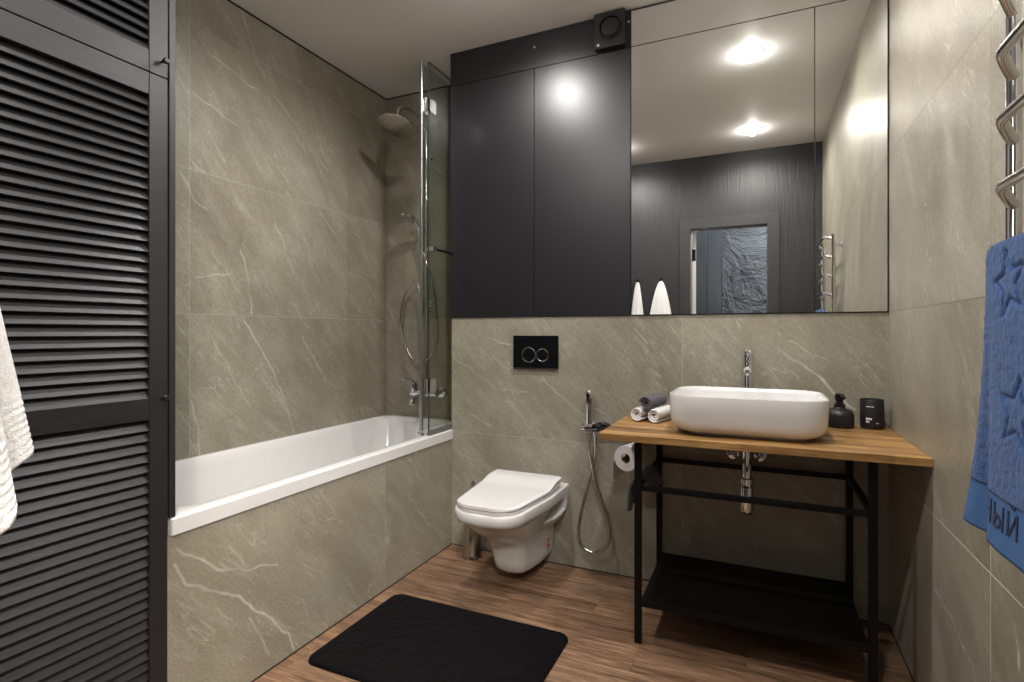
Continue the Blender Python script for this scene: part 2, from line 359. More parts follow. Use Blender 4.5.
def slab(name, m, axis, pos, u0, u1, z0, z1, uoff, back, lines=(), step=0.004, width=0.0036, flip=False):
    """tiled wall: fine face at axis=pos, solid to axis=back; UV in metres"""
    fine = len(lines) > 0
    nu = max(2, int((u1 - u0) / step)) if fine else 2; nv = max(2, int((z1 - z0) / step)) if fine else 2
    us = np.linspace(u0, u1, nu + 1); zs = np.linspace(z0, z1, nv + 1)
    mb = MB()
    pt = (lambda u, z, q: (q, u, z)) if axis == 'X' else (lambda u, z, q: (u, q, z))
    mb.grid(nu, nv, lambda i, j: pt(u0 + (u1 - u0) * i, z0 + (z1 - z0) * j, pos))
    nface = len(mb.v)
    A = [(u0, z0), (u1, z0), (u1, z1), (u0, z1)]
    mb.add([pt(u, z, pos) for u, z in A] + [pt(u, z, back) for u, z in A], [(4, 5, 6, 7), (0, 1, 5, 4), (1, 2, 6, 5), (2, 3, 7, 6), (3, 0, 4, 7)])
    me = bpy.data.meshes.new(name); me.from_pydata(mb.v, [], mb.f)
    bm = bmesh.new(); bm.from_mesh(me); bmesh.ops.remove_doubles(bm, verts=bm.verts, dist=1e-5); bmesh.ops.recalc_face_normals(bm, faces=bm.faces); bm.to_mesh(me); bm.free()
    co = np.empty(len(me.vertices) * 3); me.vertices.foreach_get('co', co); co = co.reshape(-1, 3)
    U = co[:, 1] if axis == 'X' else co[:, 0]
    # side faces (wall ends) get the other horizontal axis folded in, so the pattern runs round the corner
    fold = np.abs(co[:, 0] - pos) if axis == 'X' else np.abs(co[:, 1] - pos)
    uvv = np.stack([(U - uoff) * (-1 if flip else 1) + fold, co[:, 2]], 1)
    li = np.empty(len(me.loops), dtype=np.int32); me.loops.foreach_get('vertex_index', li)
    lay = me.uv_layers.new(name='UVMap'); lay.data.foreach_set('uv', uvv[li].astype(np.float32).ravel())
    at = me.attributes.new('vein', 'FLOAT', 'POINT')
    vals = vein_field(np.stack([U, co[:, 2]], 1), lines, width) if fine else np.zeros(len(co))
    at.data.foreach_set('value', vals.astype(np.float32))
    me.materials.append(M[m]); o = bpy.data.objects.new(name, me); COL.objects.link(o); o['kind'] = 'structure'
    return o

# ------------------------------------------------------------------ room shell
VEIN_LEFT = [([(1.727, 2.599), (1.797, 2.44), (1.895, 2.283), (2.008, 2.216), (2.14, 2.105), (2.284, 2.006)], .8), ([(1.589, 2.312), (1.686, 2.298), (1.761, 2.265), (1.827, 2.261)], 1.0), ([(1.499, 2.122), (1.614, 2.088), (1.706, 2.057)], .9), ([(1.571, 1.981), (1.633, 1.892)], .9), ([(2.131, 2.213), (2.284, 2.136)], .6), ([(1.88, 2.467), (1.943, 2.38)], .5),
    ([(1.919, 1.654), (1.959, 1.596), (1.992, 1.496), (2.042, 1.422)], 1.0), ([(1.727, 1.493), (1.761, 1.406), (1.79, 1.212)], 1.0), ([(1.517, 1.358), (1.679, 1.383)], .8), ([(1.448, 1.772), (1.505, 1.677), (1.565, 1.645)], .8), ([(2.206, 1.778), (2.431, 1.582)], .8), ([(2.453, 1.722), (2.544, 1.676)], .8), ([(1.577, 1.478), (1.653, 1.395), (1.72, 1.306)], .6),
    ([(1.733, 1.187), (1.797, 1.108)], .9), ([(2.025, 1.274), (2.131, 1.141)], .6), ([(1.746, 1.18), (1.883, 0.976), (1.953, 0.842), (2.025, 0.652), (2.036, 0.609)], 1.0), ([(1.492, 0.838), (1.521, 0.717), (1.526, 0.605)], 1.0), ([(2.09, 1.102), (2.266, 0.849)], .7), ([(1.589, 1.091), (1.703, 0.896), (1.772, 0.783)], .6)]
VEIN_BATH = [([(0.976, 0.474), (1.015, 0.412), (1.078, 0.36), (1.152, 0.323), (1.255, 0.22), (1.332, 0.139), (1.376, 0.082), (1.409, 0.013)], 1.25), ([(0.989, 0.518), (1.051, 0.462), (1.117, 0.411), (1.205, 0.37), (1.266, 0.36), (1.338, 0.337)], .9), ([(1.117, 0.485), (1.178, 0.432), (1.221, 0.373)], .6), ([(1.221, 0.213), (1.266, 0.128), (1.301, 0.051)], .7), ([(2.089, 0.367), (2.237, 0.196), (2.432, 0.049)], .6)]
VEIN_BACK = [([(-1.262, 1.093), (-1.113, 1.054)], .9), ([(-1.474, 0.994), (-1.339, 0.921), (-1.217, 0.837), (-1.041, 0.824)], .7), ([(-0.957, 0.893), (-0.902, 0.844), (-0.743, 0.725)], .8), ([(-0.691, 0.766), (-0.616, 0.721)], .9), ([(-0.506, 1.138), (-0.446, 1.066)], .9), ([(-1.371, 0.699), (-1.232, 0.64), (-1.157, 0.612)], .7), ([(-0.782, 1.025), (-0.678, 0.94)], .5), ([(-1.45, 0.513), (-1.355, 0.452)], .5),
    ([(0.078, 1.055), (0.123, 1.02), (0.18, 0.982), (0.223, 0.951), (0.284, 0.876), (0.35, 0.818)], 1.35), ([(0.123, 1.091), (0.211, 1.028), (0.26, 1.008)], .7), ([(-0.246, 1.043), (-0.174, 0.938)], .5), ([(0.107, 0.518), (0.208, 0.435), (0.332, 0.347)], .8)]
VEIN_RIGHT = [([(1.891, 0.393), (1.742, 0.378), (1.604, 0.336), (1.5, 0.25)], 1.0), ([(1.375, 0.586), (1.349, 0.472)], .8), ([(2.0, 1.55), (1.93, 1.32)], .5)]

struct('floor', MB().box(XL - .1, XR + .1, YR - .1, DS + .1, -.1, 0), 'floor', smooth=False)
struct('ceiling', MB().box(XL - .1, XR + .1, YR - .1, DS + .1, ZC, ZC + .1), 'ceiling', smooth=False)
slab('wall_left', 'tile_left', 'X', XL, .9, DS, 0, ZC, 1.485, XL - .1, VEIN_LEFT)
slab('wall_shower', 'tile', 'Y', DS, XL, XA + .06, 0, ZC, XL - .2, DS + .1, [VEIN_BACK[3], ([(-2.13, 1.31), (-1.99, 1.02), (-1.9, .9)], .8), ([(-2.0, 2.2), (-1.9, 2.0)], .6)], step=.007)
slab('wall_back', 'tile', 'Y', D, XA, XR, 0, 1.199, -.301, DS, VEIN_BACK)
slab('wall_right', 'tile_right', 'X', XR, YR, DS, 0, ZC, 1.49, XR + .1, VEIN_RIGHT, step=.008, flip=True)
slab('wall_bath', 'tile', 'X', XA, .96, D - .001, 0, .5585, 1.913, XA - .03, VEIN_BATH)
struct('wall_closet', MB().box(XL - .1, XL, YR, .9, 0, ZC), 'casing', smooth=False)
# rear wall around the doorway the photographer stands in
DX0, DX1, DZ = -.513, .078, 1.995
rw = MB().box(XL, DX0, YR - .1, YR, 0, ZC).box(DX1, XR, YR - .1, YR, 0, ZC).box(DX0, DX1, YR - .1, YR, DZ, ZC)
struct('wall_rear', rw, 'rear_wood', smooth=False)
# shadow gaps round the stretch ceiling and along the floor
g = MB().box(XL, XL + .006, .96, DS, ZC - .006, ZC - .0005).box(XL, XA, DS - .006, DS, ZC - .006, ZC - .0005)
struct('trim_1', g, 'gap', smooth=False)
struct('trim_2', MB().box(XA, XA + .003, .985, D - .004, .0005, .004).box(XA, XR, D - .003, D - .0002, .0005, .004).box(XR - .003, XR, YR + .02, D, .0005, .004), 'gap', smooth=False)
# the door: casing, leaf folded back into the corridor, hinge
cs = MB()
cs.box(DX0 - .085, DX0, YR, YR + .012, 0, DZ + .085).box(DX1, DX1 + .085, YR, YR + .012, 0, DZ + .085).box(DX0, DX1, YR, YR + .012, DZ, DZ + .085)
dr = struct('door_1', cs, 'casing', bevel=.001)
obj('door_stop', MB().box(DX0 + .0, DX0 + .004, YR - .1, YR, 0, DZ).box(DX1 - .004, DX1, YR - .1, YR, 0, DZ).box(DX0, DX1, YR - .1, YR, DZ - .004, DZ), 'casing', dr, smooth=False)
lf = obj('door_leaf', MB().prism([(DX0 + .008, .055), (DX0 + .036, .055), (DX0 - .075, -.62), (DX0 - .107, -.62)], 'Z', .008, DZ - .012), 'white_paint', dr, bevel=.001)
obj('hinge', MB().box(DX0 + .010, DX0 + .034, .0555, .0575, 1.74, 1.84).lathe([(.006, 1.735), (.006, 1.845)], (DX0 + .006, .062, 0), n=14), 'black_metal', lf)
# corridor behind the doorway (seen in the mirror)
struct('floor_corridor', MB().box(-1.5, 1.3, -1.35, YR - .1, -.1, 0), 'floor', smooth=False)
struct('ceiling_corridor', MB().box(-1.5, 1.3, -1.35, YR - .1, ZC, ZC + .1), 'white_paint', smooth=False)
struct('wall_corridor', MB().box(-.34, 1.3, -1.35, -1.25, 0, ZC), 'plaster', smooth=False)
struct('wall_corridor_left', MB().box(-1.5, -1.4, -1.35, YR - .1, 0, ZC), 'white_paint', smooth=False)
struct('wall_corridor_right', MB().box(1.2, 1.3, -1.25, YR - .1, 0, ZC), 'white_paint', smooth=False)
d2 = struct('door_2', MB().box(-1.4, -.895, -1.35, -1.24, 0, ZC).box(-.892, -.492, -1.35, -1.24, 0, ZC).box(-.488, -.345, -1.35, -1.24, 0, ZC), 'bluegrey', bevel=.002)

# ------------------------------------------------------------------ ceiling lamps
LBL = ['round ceiling spotlight above the wooden washstand, nearest the mirror', 'round ceiling spotlight above the white toilet',
       'round ceiling spotlight near the doorway, in line with the washstand', 'round ceiling spotlight near the doorway, above the towels']
lamp0 = None
for i, (x, y) in enumerate(LAMPS):
    if i == 0:
        lamp0 = t = thing('ceiling_spotlight', LBL[0], 'spotlight', (x, y, ZC), 'recessed ceiling spotlights')
        obj('trim_ring', MB().lathe([(.0505, ZC - .0015), (.052, ZC - .003), (.058, ZC - .003), (.060, ZC - .0005)], (x, y, 0), n=36, caps=(False, False)), 'white_paint', t)
        obj('lens', MB().lathe([(.0505, ZC - .0012), (.0505, ZC - .0025)], (x, y, 0), n=36), 'lamp', t)
        ld = bpy.data.lights.new('beam', 'SPOT'); ld.energy = LAMP_W; ld.color = (1.0, .975, .94); ld.spot_size = R(168); ld.spot_blend = .55; ld.shadow_soft_size = .034
        lo = bpy.data.objects.new('beam', ld); COL.objects.link(lo); lo.parent = t; lo.location = (0, 0, -.008)
        ld = bpy.data.lights.new('halo', 'POINT'); ld.energy = LAMP_W * .05; ld.color = (1.0, .975, .94); ld.shadow_soft_size = .02
        lo = bpy.data.objects.new('halo', ld); COL.objects.link(lo); lo.parent = t; lo.location = (0, 0, -.028)
    else:
        t = copy_tree(lamp0); t.location = (x, y, ZC); t['label'] = LBL[i]
hl = thing('corridor_fill_lamp', 'added unseen fill lamp on the corridor ceiling beyond the doorway', 'lamp', (.35, -.55, ZC))  # added out of view to send fill light through the doorway
obj('shade', MB().lathe([(.14, ZC - .001), (.15, ZC - .03), (.13, ZC - .05), (.02, ZC - .055)], (.35, -.55, 0), n=36), 'white_paint', hl)
ld = bpy.data.lights.new('glow', 'POINT'); ld.energy = HALL_FILL_W; ld.color = (1, .95, .88); ld.shadow_soft_size = .12
lo = bpy.data.objects.new('glow', ld); COL.objects.link(lo); lo.parent = hl; lo.location = (0, 0, -.2)

# ------------------------------------------------------------------ louvred closet
LY0, LY1 = .40, .962                     # closet doors along the bath front plane
lc = thing('louvered_closet', 'tall black louvred wooden closet standing at the near end of the bath', 'closet', (XA, .68, 0))
obj('carcass', MB().box(XL + .01, XA - .05, YR + .005, LY1 - .004, .012, ZC - .012), 'louver_dark', lc, smooth=False)
fr = MB().box(XA - .05, XA - .002, YR + .005, LY0 - .006, .002, ZC - .003)
obj('side_panel', fr, 'louver', lc, bevel=.001)
obj('side_post', MB().box(XA - .034, XA - .0005, LY1 + .004, LY1 + .0215,   .6085, ZC - .012).box(XA - .045, XA - .034, LY1 - .006, LY1 + .0215, .6085, ZC - .012), 'louver', lc, bevel=.0015)
def louver_door(z0, z1, cuts, knob_z):
    d = MB(); XB = XA - .026
    d.box(XB, XA, LY1 - .050, LY1 - .001, z0, z1).box(XB, XA, LY0, LY0 + .05, z0, z1)
    ys = (LY0 + .05, LY1 - .050)
    for a, b in cuts['rails']: d.box(XB, XA - .0015, ys[0], ys[1], a, b)
    dd = obj('louver_door', d, 'louver', lc, bevel=.0012)
    for a, b in cuts['fields']:
        n = round((b - a) / .0277); p = (b - a) / n; s = MB()
        for k in range(n):
            z = a + k * p - .001
            s.prism([(XA - .0035, z), (XA - .0185, z + .0262), (XA - .0205, z + .0285), (XA - .0235, z + .0280), (XA - .0095, z - .0005), (XA - .006, z - .0020)], 'Y', ys[0] - .002, ys[1] + .002)
        obj('louvers', s, 'louver', dd)
    kn = MB(); kn.lathe([(.0035, XA - .001), (.0035, XA + .012), (.0075, XA + .014), (.0085, XA + .021), (.006, XA + .025)], (0, LY1 - .018, knob_z), 'X', 20)
    obj('knob', kn, 'black_matt', dd)
louver_door(.02, 1.8155, {'rails': [(.02, .085), (.888, .946), (1.757, 1.8155)], 'fields': [(.085, .888), (.946, 1.757)]}, .944)
louver_door(1.8185, 2.585, {'rails': [(1.8185, 1.877), (2.53, 2.585)], 'fields': [(1.877, 2.53)]}, 1.857)

# ------------------------------------------------------------------ bath
bt = thing('bathtub', 'white rectangular built-in bathtub along the left tiled wall', 'bathtub', (-1.8, 1.87, 0))
bx0, bx1, by0, by1 = XL + .002, XA + .006, .97, DS - .002
B = MB(); rings = []
rings.append(rrect(bx0, bx1, by0, by1, .006, .560)); rings.append(rrect(bx0, bx1, by0, by1, .006, .603)); rings.append(rrect(bx0 + .005, bx1 - .006, by0 + .006, by1 - .006, .008, .608))
ix0, ix1, iy0, iy1 = bx0 + .032, bx1 - .058, by0 + .06, by1 - .055
for k, (ins, z, r) in enumerate([(-.004, .608, .085), (.0, .606, .09), (.006, .598, .095), (.013, .56, .10), (.03, .42, .11), (.055, .28, .12), (.085, .215, .13), (.13, .195, .12), (.20, .19, .08)]):
    sl = max(0, (.6 - z)) * .32                    # the back rest slopes more than the long sides
    rings.append(rrect(ix0 + ins, ix1 - ins, iy0 + ins + sl, iy1 - ins - sl * .35, r, z))
B.loft(rings, cap0=False, cap1=True)
obj('tub', B, 'acrylic', bt, angle=50)
obj('drain', MB().lathe([(.0, .1945), (.03, .1945), (.034, .191)], (-1.80, 2.42, 0), n=28, caps=(False, False)), 'chrome', bt)
obj('overflow_cap', MB().lathe([(.036, 2.700), (.036, 2.688), (.030, 2.684), (.0, 2.684)], (-1.82, 0, .50), 'Y', 28, caps=(True, False)), 'chrome', bt)

# ------------------------------------------------------------------ glass screen on the bath rim
gs = thing('shower_screen', 'folding smoked glass bath screen standing on the bath rim', 'shower screen', (-1.50, 2.5, .608))
gx, ga, gb, gz0, gz1 = -1.490, 2.280, DS - .018, .628, 2.470
obj('fixed_pane', MB().box(gx - .003, gx + .003, ga, gb, gz0, gz1), 'glass', gs, smooth=False)
obj('pane_edge', MB().box(gx - .0034, gx + .0034, ga - .003, ga + .001, gz0, gz1).box(gx - .0034, gx + .0034, ga, gb, gz1, gz1 + .0015), 'glass_edge', gs, smooth=False)
obj('wall_profile', MB().box(gx - .012, gx + .012, gb, DS - .0005, .610, gz1), 'alu', gs, bevel=.001)
fo = obj('folded_pane', MB().box(gx - .036, gx - .030, ga - .012, gb - .05, gz0 + .008, gz1 - .004), 'glass', gs, smooth=False)
obj('edge_profile', MB().box(gx - .043, gx - .024, ga - .024, ga - .010, gz0 + .004, gz1 - .002), 'alu', fo, bevel=.004, seg=3)
obj('bottom_seal', MB().prism([(gx - .010, .6095), (gx + .010, .6095), (gx + .006, .632), (gx - .006, .632)], 'Y', ga - .004, gb), 'seal', gs)
for z in (2.255, .855):
    h = MB(); h.box(gx - .044, gx - .040 + .012, ga - .014, ga + .045, z - .034, z + .034); h.box(gx + .0035, gx + .011, ga + .004, ga + .05, z - .034, z + .034)
    h.lathe([(.008, z - .036), (.008, z + .036)], (gx - .012, ga - .010, 0), n=16)
    h.box(gx - .03, gx - .012, ga - .014, ga - .006, z - .03, z + .03)
    h.box(gx - .012, gx + .011, ga - .014, ga - .004, z - .03, z + .03).box(gx + .0035, gx + .011, ga - .014, ga + .006, z - .03, z + .03)
    obj('hinge', h, 'chrome', gs, bevel=.0012)
br = MB().tube([(gx + .022, ga - .002, 1.540), (gx + .022, gb - .02, 1.540)], .006, 12)
bar = obj('support_bar', br, 'black_metal', gs)
obj('clamp', MB().box(gx + .004, gx + .030, ga - .004, ga + .03, 1.528, 1.552).lathe([(.012, gx - .012), (.012, gx - .004)], (0, ga + .012, 1.54), 'X', 20), 'chrome', bar, bevel=.002)
# ------------------------------------------------------------------ shower set
sc_ = thing('shower_column', 'chrome rain shower column with hose on the tiled wall above the bath', 'shower', (-1.803, DS, .6))
RX, RY = -1.803, 2.735
obj('riser', MB().tube(catmull([(RX, RY, .80), (RX, RY, 1.4), (RX, RY, 2.28), (RX, RY - .012, 2.335), (RX, RY - .06, 2.372), (RX, RY - .14, 2.388), (RX, RY - .215, 2.386), (RX, RY - .262, 2.366), (RX, RY - .28, 2.33), (RX, RY - .283, 2.285)], 8), .0105, 14), 'chrome', sc_)
for z in (2.18, 1.30):
    obj('wall_bracket', MB().lathe([(.011, RY), (.011, DS - .008), (.022, DS - .008), (.022, DS - .001)], (RX, 0, z), 'Y', 20), 'chrome', sc_)
# rain head, slightly tilted
hd = MB(); hd.lathe([(.014, .03), (.016, .012), (.03, .008), (.095, .003), (.108, -.001), (.108, -.007), (.100, -.010), (.0, -.010)], n=48, caps=(True, False))
rot = Matrix.Rotation(R(5), 3, 'Y') @ Matrix.Rotation(R(-17), 3, 'X'); hd.v = [tuple(rot @ Vector(p) + Vector((RX, RY - .287, 2.262))) for p in hd.v]
rh = obj('rain_head', hd, 'steel', sc_)
nz_ = MB()
for rr_, n in ((.02, 6), (.04, 12), (.06, 18), (.08, 24), (.095, 28)):
    for k in range(n):
        a = 2 * PI * k / n; q = MB().lathe([(.0022, -.0095), (.0016, -.0125)], (rr_ * math.cos(a), rr_ * math.sin(a), 0), n=6)
        nz_.add(q.v, q.f)
nz_.v = [tuple(rot @ Vector(p) + Vector((RX, RY - .287, 2.262))) for p in nz_.v]
nzo = obj('spray_face', nz_, 'seal', rh)
sl = MB().lathe([(.02, 1.745), (.02, 1.795)], (RX, RY, 0), n=20); sl.tube([(RX, RY, 1.77), (RX - .02, RY - .05, 1.775)], .012, 12)
so = obj('slider', sl, 'chrome', sc_)
hs = MB().tube(catmull([(RX + .005, RY - .045, 1.60), (RX - .012, RY - .052, 1.70), (RX - .03, RY - .062, 1.775), (RX - .045, RY - .085, 1.81)], 6), .011, 12)
q = MB().lathe([(.012, .012), (.036, .006), (.048, -.004), (.046, -.012), (.0, -.013)], n=30, caps=(True, False)); rt = Matrix.Rotation(R(-22), 3, 'X') @ Matrix.Rotation(R(10), 3, 'Y')
hs.add([tuple(rt @ Vector(p) + Vector((RX - .062, RY - .10, 1.798))) for p in q.v], q.f)
obj('hand_shower', hs, 'chrome', sc_)
hp = catmull([(RX + .005, RY - .045, 1.60), (RX + .05, RY - .03, 1.45), (-1.725, RY - .02, 1.25), (-1.72, RY - .015, 1.08), (-1.77, RY - .015, .98), (-1.845, RY - .015, .945), (-1.915, RY - .015, .99), (-1.975, RY - .015, 1.13), (-1.98, RY - .015, 1.24), (-1.945, RY - .015, 1.36), (-1.885, RY - .02, 1.425), (-1.84, RY - .03, 1.40), (-1.815, RY - .035, 1.27), (-1.812, RY - .035, 1.0), (-1.812, RY - .03, .80)], 10)
obj('hose', MB().tube(hp, .0075, 10), 'hose', sc_)
mx = MB().tube([(-1.895, 2.715, .765), (-1.715, 2.715, .765)], .024, 18)
for x in (-1.88, -1.73): mx.lathe([(.014, 2.72), (.016, DS - .016), (.033, DS - .012), (.035, DS - .001)], (x, 0, .765), 'Y', 24)
mx.tube(catmull([(-1.80, 2.70, .755), (-1.80, 2.64, .748), (-1.80, 2.59, .735), (-1.80, 2.575, .712)], 5), .016, 14)
mx.lathe([(.024, .77), (.027, .80), (.024, .825), (.0, .83)], (-1.87, 2.70, 0), n=22, caps=(True, False))
mo = obj('mixer', mx, 'chrome', sc_)
obj('lever', MB().tube(catmull([(-1.87, 2.70, .825), (-1.872, 2.66, .842), (-1.874, 2.60, .852)], 5), [.009] * 4 + [.007] * 7, 12), 'chrome', mo)

# ------------------------------------------------------------------ black wall cabinet above the toilet
cx0, cx1, cz0, cz1 = XA - .005, -.527, 1.200, ZC - .001
wc = thing('wall_cabinet', 'black satin built-in cabinet with two plain doors above the toilet', 'cabinet', (-1.0, D, 1.2))
obj('carcass', MB().box(cx0 + .002, cx1 - .001, D + .012, DS - .001, cz0 + .001, cz1 - .001), 'gap', wc, smooth=False)
obj('door', MB().box(cx0, -1.0035, D - .006, D + .011, cz0, 2.425), 'black_panel', wc, bevel=.001)
obj('door', MB().box(-1.0005, cx1, D - .006, D + .011, cz0, 2.425), 'black_panel', wc, bevel=.001)
tp = obj('top_panel', MB().box(cx0, cx1, D - .006, D + .011, 2.4275, cz1), 'black_panel', wc, bevel=.001)
for x, z in ((-1.0, 2.53), (-.535, 2.545)): obj('screw_cap', MB().lathe([(.004, D - .0085), (.005, D - .006)], (x, 0, z), 'Y', 12), 'dot', tp)
fan = thing('extractor_fan', 'square black extractor fan on the cabinet top panel beside the mirror', 'fan', (-.61, D, 2.5))
fx0, fx1, fz0, fz1 = -.688, -.545, 2.432, ZC - .006
obj('housing', MB().box(fx0, fx1, D - .040, D - .0065, fz0, fz1), 'black_panel', fan, bevel=.003)
obj('outlet_ring', MB().lathe([(.051, D - .0405), (.053, D - .046), (.047, D - .047), (.044, D - .041)], (-.612, 0, 2.522), 'Y', 48, caps=(False, False)), 'black_gloss', fan)
obj('fan_cover', MB().lathe([(.041, D - .0405), (.040, D - .045), (.0, D - .046)], (-.612, 0, 2.522), 'Y', 40, caps=(True, False)), 'black_matt', fan)
obj('indicator_light', MB().lathe([(.006, D - .0405), (.006, D - .043)], (-.668, 0, 2.448), 'Y', 20), 'dot', fan)

# ------------------------------------------------------------------ mirror wall
mr = thing('wall_mirror', 'large frameless wall mirror of three panels above the washbasin', 'mirror', (0, D, 1.2))
mx0, mx1 = -.5215, .4535
obj('backing', MB().box(-.526, XR - .0005, D - .002, DS - .001, cz0, cz1), 'gap', mr, smooth=False)
for (a, b, c, d) in ((mx0, .2085, 1.2035, 2.4235), (.2125, mx1, 1.2035, 2.4235), (mx0, mx1, 2.4275, 2.588)):
    obj('mirror_panel', MB().box(a, b, D - .009, D - .0021, c, d), 'mirror', mr, smooth=False)

# ------------------------------------------------------------------ flush plate
fp = thing('flush_plate', 'black glossy flush plate with two round buttons above the toilet', 'flush plate', (-.993, D, 1.02))
obj('plate', MB().box(-1.113, -.875, D - .011, D - .0005, .948, 1.107), 'black_gloss', fp, bevel=.0015)
obj('lower_edge', MB().box(-1.113, -.875, D - .0118, D - .0005, .940, .9475), 'brushed', fp, bevel=.001)
for x, r in ((-1.027, .036), (-.955, .030)):
    bo = obj('button', MB().lathe([(r - .004, D - .0112), (r - .004, D - .0135), (.0, D - .014)], (x, 0, 1.012), 'Y', 40, caps=(True, False)), 'black_gloss', fp)
    obj('button_ring', MB().lathe([(r - .001, D - .0112), (r - .001, D - .0138), (r, D - .0143), (r + .0008, D - .0138), (r + .0008, D - .0112)], (x, 0, 1.012), 'Y', 48, caps=(False, False)), 'steel', bo)

# ------------------------------------------------------------------ toilet
tx = -1.006
to = thing('toilet', 'white wall-hung toilet with a squarish closed lid below the black flush plate', 'toilet', (tx, D, 0))
yb = D - .0005
def plan(hw, hb, yf, z, rf, tp):
    """outline from the wall round the front and back; sides taper by tp towards the front, hb = half width at the wall"""
    n = 9; right = [(hb, yb), (hb, 2.33), (hb + (hw - hb) * .55, 2.285), (hw, 2.235)]
    hf = hw - tp
    for k in range(n + 1):
        a = PI / 2 * k / n; right.append((hf - rf + rf * math.cos(a), yf + rf - rf * math.sin(a)))
    right.append((0, yf - .006))
    pts = [(tx + x, y, z) for x, y in right] + [(tx - x, y, z) for x, y in right[:-1][::-1]]
    return pts
bowl = MB(); rings = []
for hw, hb, yf, z, rf, tp in [(.074, .092, 2.185, .056, .045, .006), (.082, .098, 2.165, .072, .05, .006), (.089, .102, 2.152, .11, .055, .008), (.099, .105, 2.135, .17, .06, .010), (.110, .107, 2.112, .205, .07, .012), (.128, .109, 2.062, .24, .085, .016), (.150, .110, 1.992, .285, .10, .022), (.165, .114, 1.945, .320, .105, .026), (.172, .118, 1.925, .340, .105, .027), (.180, .180, 1.910, .348, .105, .028), (.184, .183, 1.903, .362, .105, .028), (.185, .184, 1.901, .385, .105, .028), (.183, .183, 1.904, .393, .103, .028), (.177, .178, 1.912, .397, .10, .028)]:
    rings.append(plan(hw, hb, yf, z, rf, tp))
bowl.loft(rings)
# wall flange and the sloping ledges that frame the open side pockets
bowl.prism([(tx + sx_ * a, z) for a, z in ((.182, .36), (.180, .30), (.150, .235), (.10, .19)) for sx_ in (1,)] + [(tx - a, z) for a, z in ((.10, .19), (.150, .235), (.180, .30), (.182, .36))], 'Y', 2.442, yb)
for sg in (-1, 1):
    rr = []
    for y, z1, xo in ((2.265, .272, .135), (2.34, .272, .158), (2.40, .280, .170), (2.455, .292, .178)):
        xi, xq = tx + sg * .08, tx + sg * xo
        rr.append([(xi, y, z1), (xq - sg * .006, y, z1), (xq, y, z1 - .008), (xq - sg * .012, y, z1 - .030), (xi, y, z1 - .055)])
    bowl.loft(rr)
bo = obj('bowl', bowl, 'ceramic', to, angle=50, bevel=.003, seg=2)
# seat ring and lid, the lid curving up to the hinges
def cover(z_lo, th, hw, yf, ybk, rf, lift, name):
    c = MB(); n = 34; rows = []
    def halfw(y):
        if y < yf + rf:
            t = (yf + rf - y); return hw - .028 - rf + math.sqrt(max(0, rf * rf - t * t))
        return hw - .028 * max(0, 1 - (y - yf - rf) / .22)
    ys = [yf + rf * (1 - math.cos(PI / 2 * i / 10)) for i in range(11)] + [yf + rf + (ybk - yf - rf) * i / 16 for i in range(1, 17)]
    top, bot = [], []
    for y in ys:
        h = halfw(y); s = max(0, min(1, (y - (ybk - .17)) / .12)); s = s * s * (3 - 2 * s) * lift
        row_t = []; row_b = []
        for k in range(n + 1):
            u = -1 + 2 * k / n; e = max(0, abs(u) - .93) / .07; r_ = .006 * e * e
            row_t.append((tx + u * h, y, z_lo + th + s - r_)); row_b.append((tx + u * h, y, z_lo + (s if lift and th > .015 else s)))
        top.append(row_t); bot.append(row_b)
    m_ = n + 1; L_ = len(ys)
    V = [p for r in top for p in r] + [p for r in bot for p in r]; F = []
    o2 = m_ * L_
    for i in range(L_ - 1):
        for k in range(n):
            a = i * m_ + k; F += [(a, a + 1, a + m_ + 1, a + m_), (o2 + a, o2 + a + m_, o2 + a + m_ + 1, o2 + a + 1)]
    for i in range(L_ - 1):
        for k in (0, n):
            a = i * m_ + k; F.append((a, a + m_, o2 + a + m_, o2 + a))
    for k in range(n):
        for i in (0, L_ - 1):
            a = i * m_ + k; F.append((a, o2 + a, o2 + a + 1, a + 1))
    c.add(V, F); return obj(name, c, 'seat', to, bevel=.003, seg=2, angle=45)
cover(.4000, .011, .172, 1.908, 2.395, .100, .012, 'seat')
cover(.4145, .013, .174, 1.903, 2.400, .102, .020, 'lid')
obj('sticker', MB().box(tx + .099, tx + .1055, 2.40, 2.425, .105, .113).box(tx + .099, tx + .1055, 2.40, 2.407, .113, .135).box(tx + .099, tx + .1055, 2.40, 2.425, .135, .143), 'red', to, smooth=False)

# ------------------------------------------------------------------ toilet brush
tb = thing('toilet_brush', 'steel cylinder toilet brush holder on the floor behind the toilet', 'toilet brush', (-1.30, 2.385, 0))
obj('holder', MB().lathe([(.047, .0005), (.049, .003), (.046, .012), (.045, .02), (.045, .265), (.043, .27), (.020, .272), (.019, .262)], (-1.30, 2.385, 0), n=40), 'brushed', tb)
obj('handle', MB().lathe([(.006, .262), (.006, .345), (.010, .352), (.013, .366), (.010, .380), (.0, .384)], (-1.30, 2.385, 0), n=20, caps=(True, False)), 'chrome', tb)

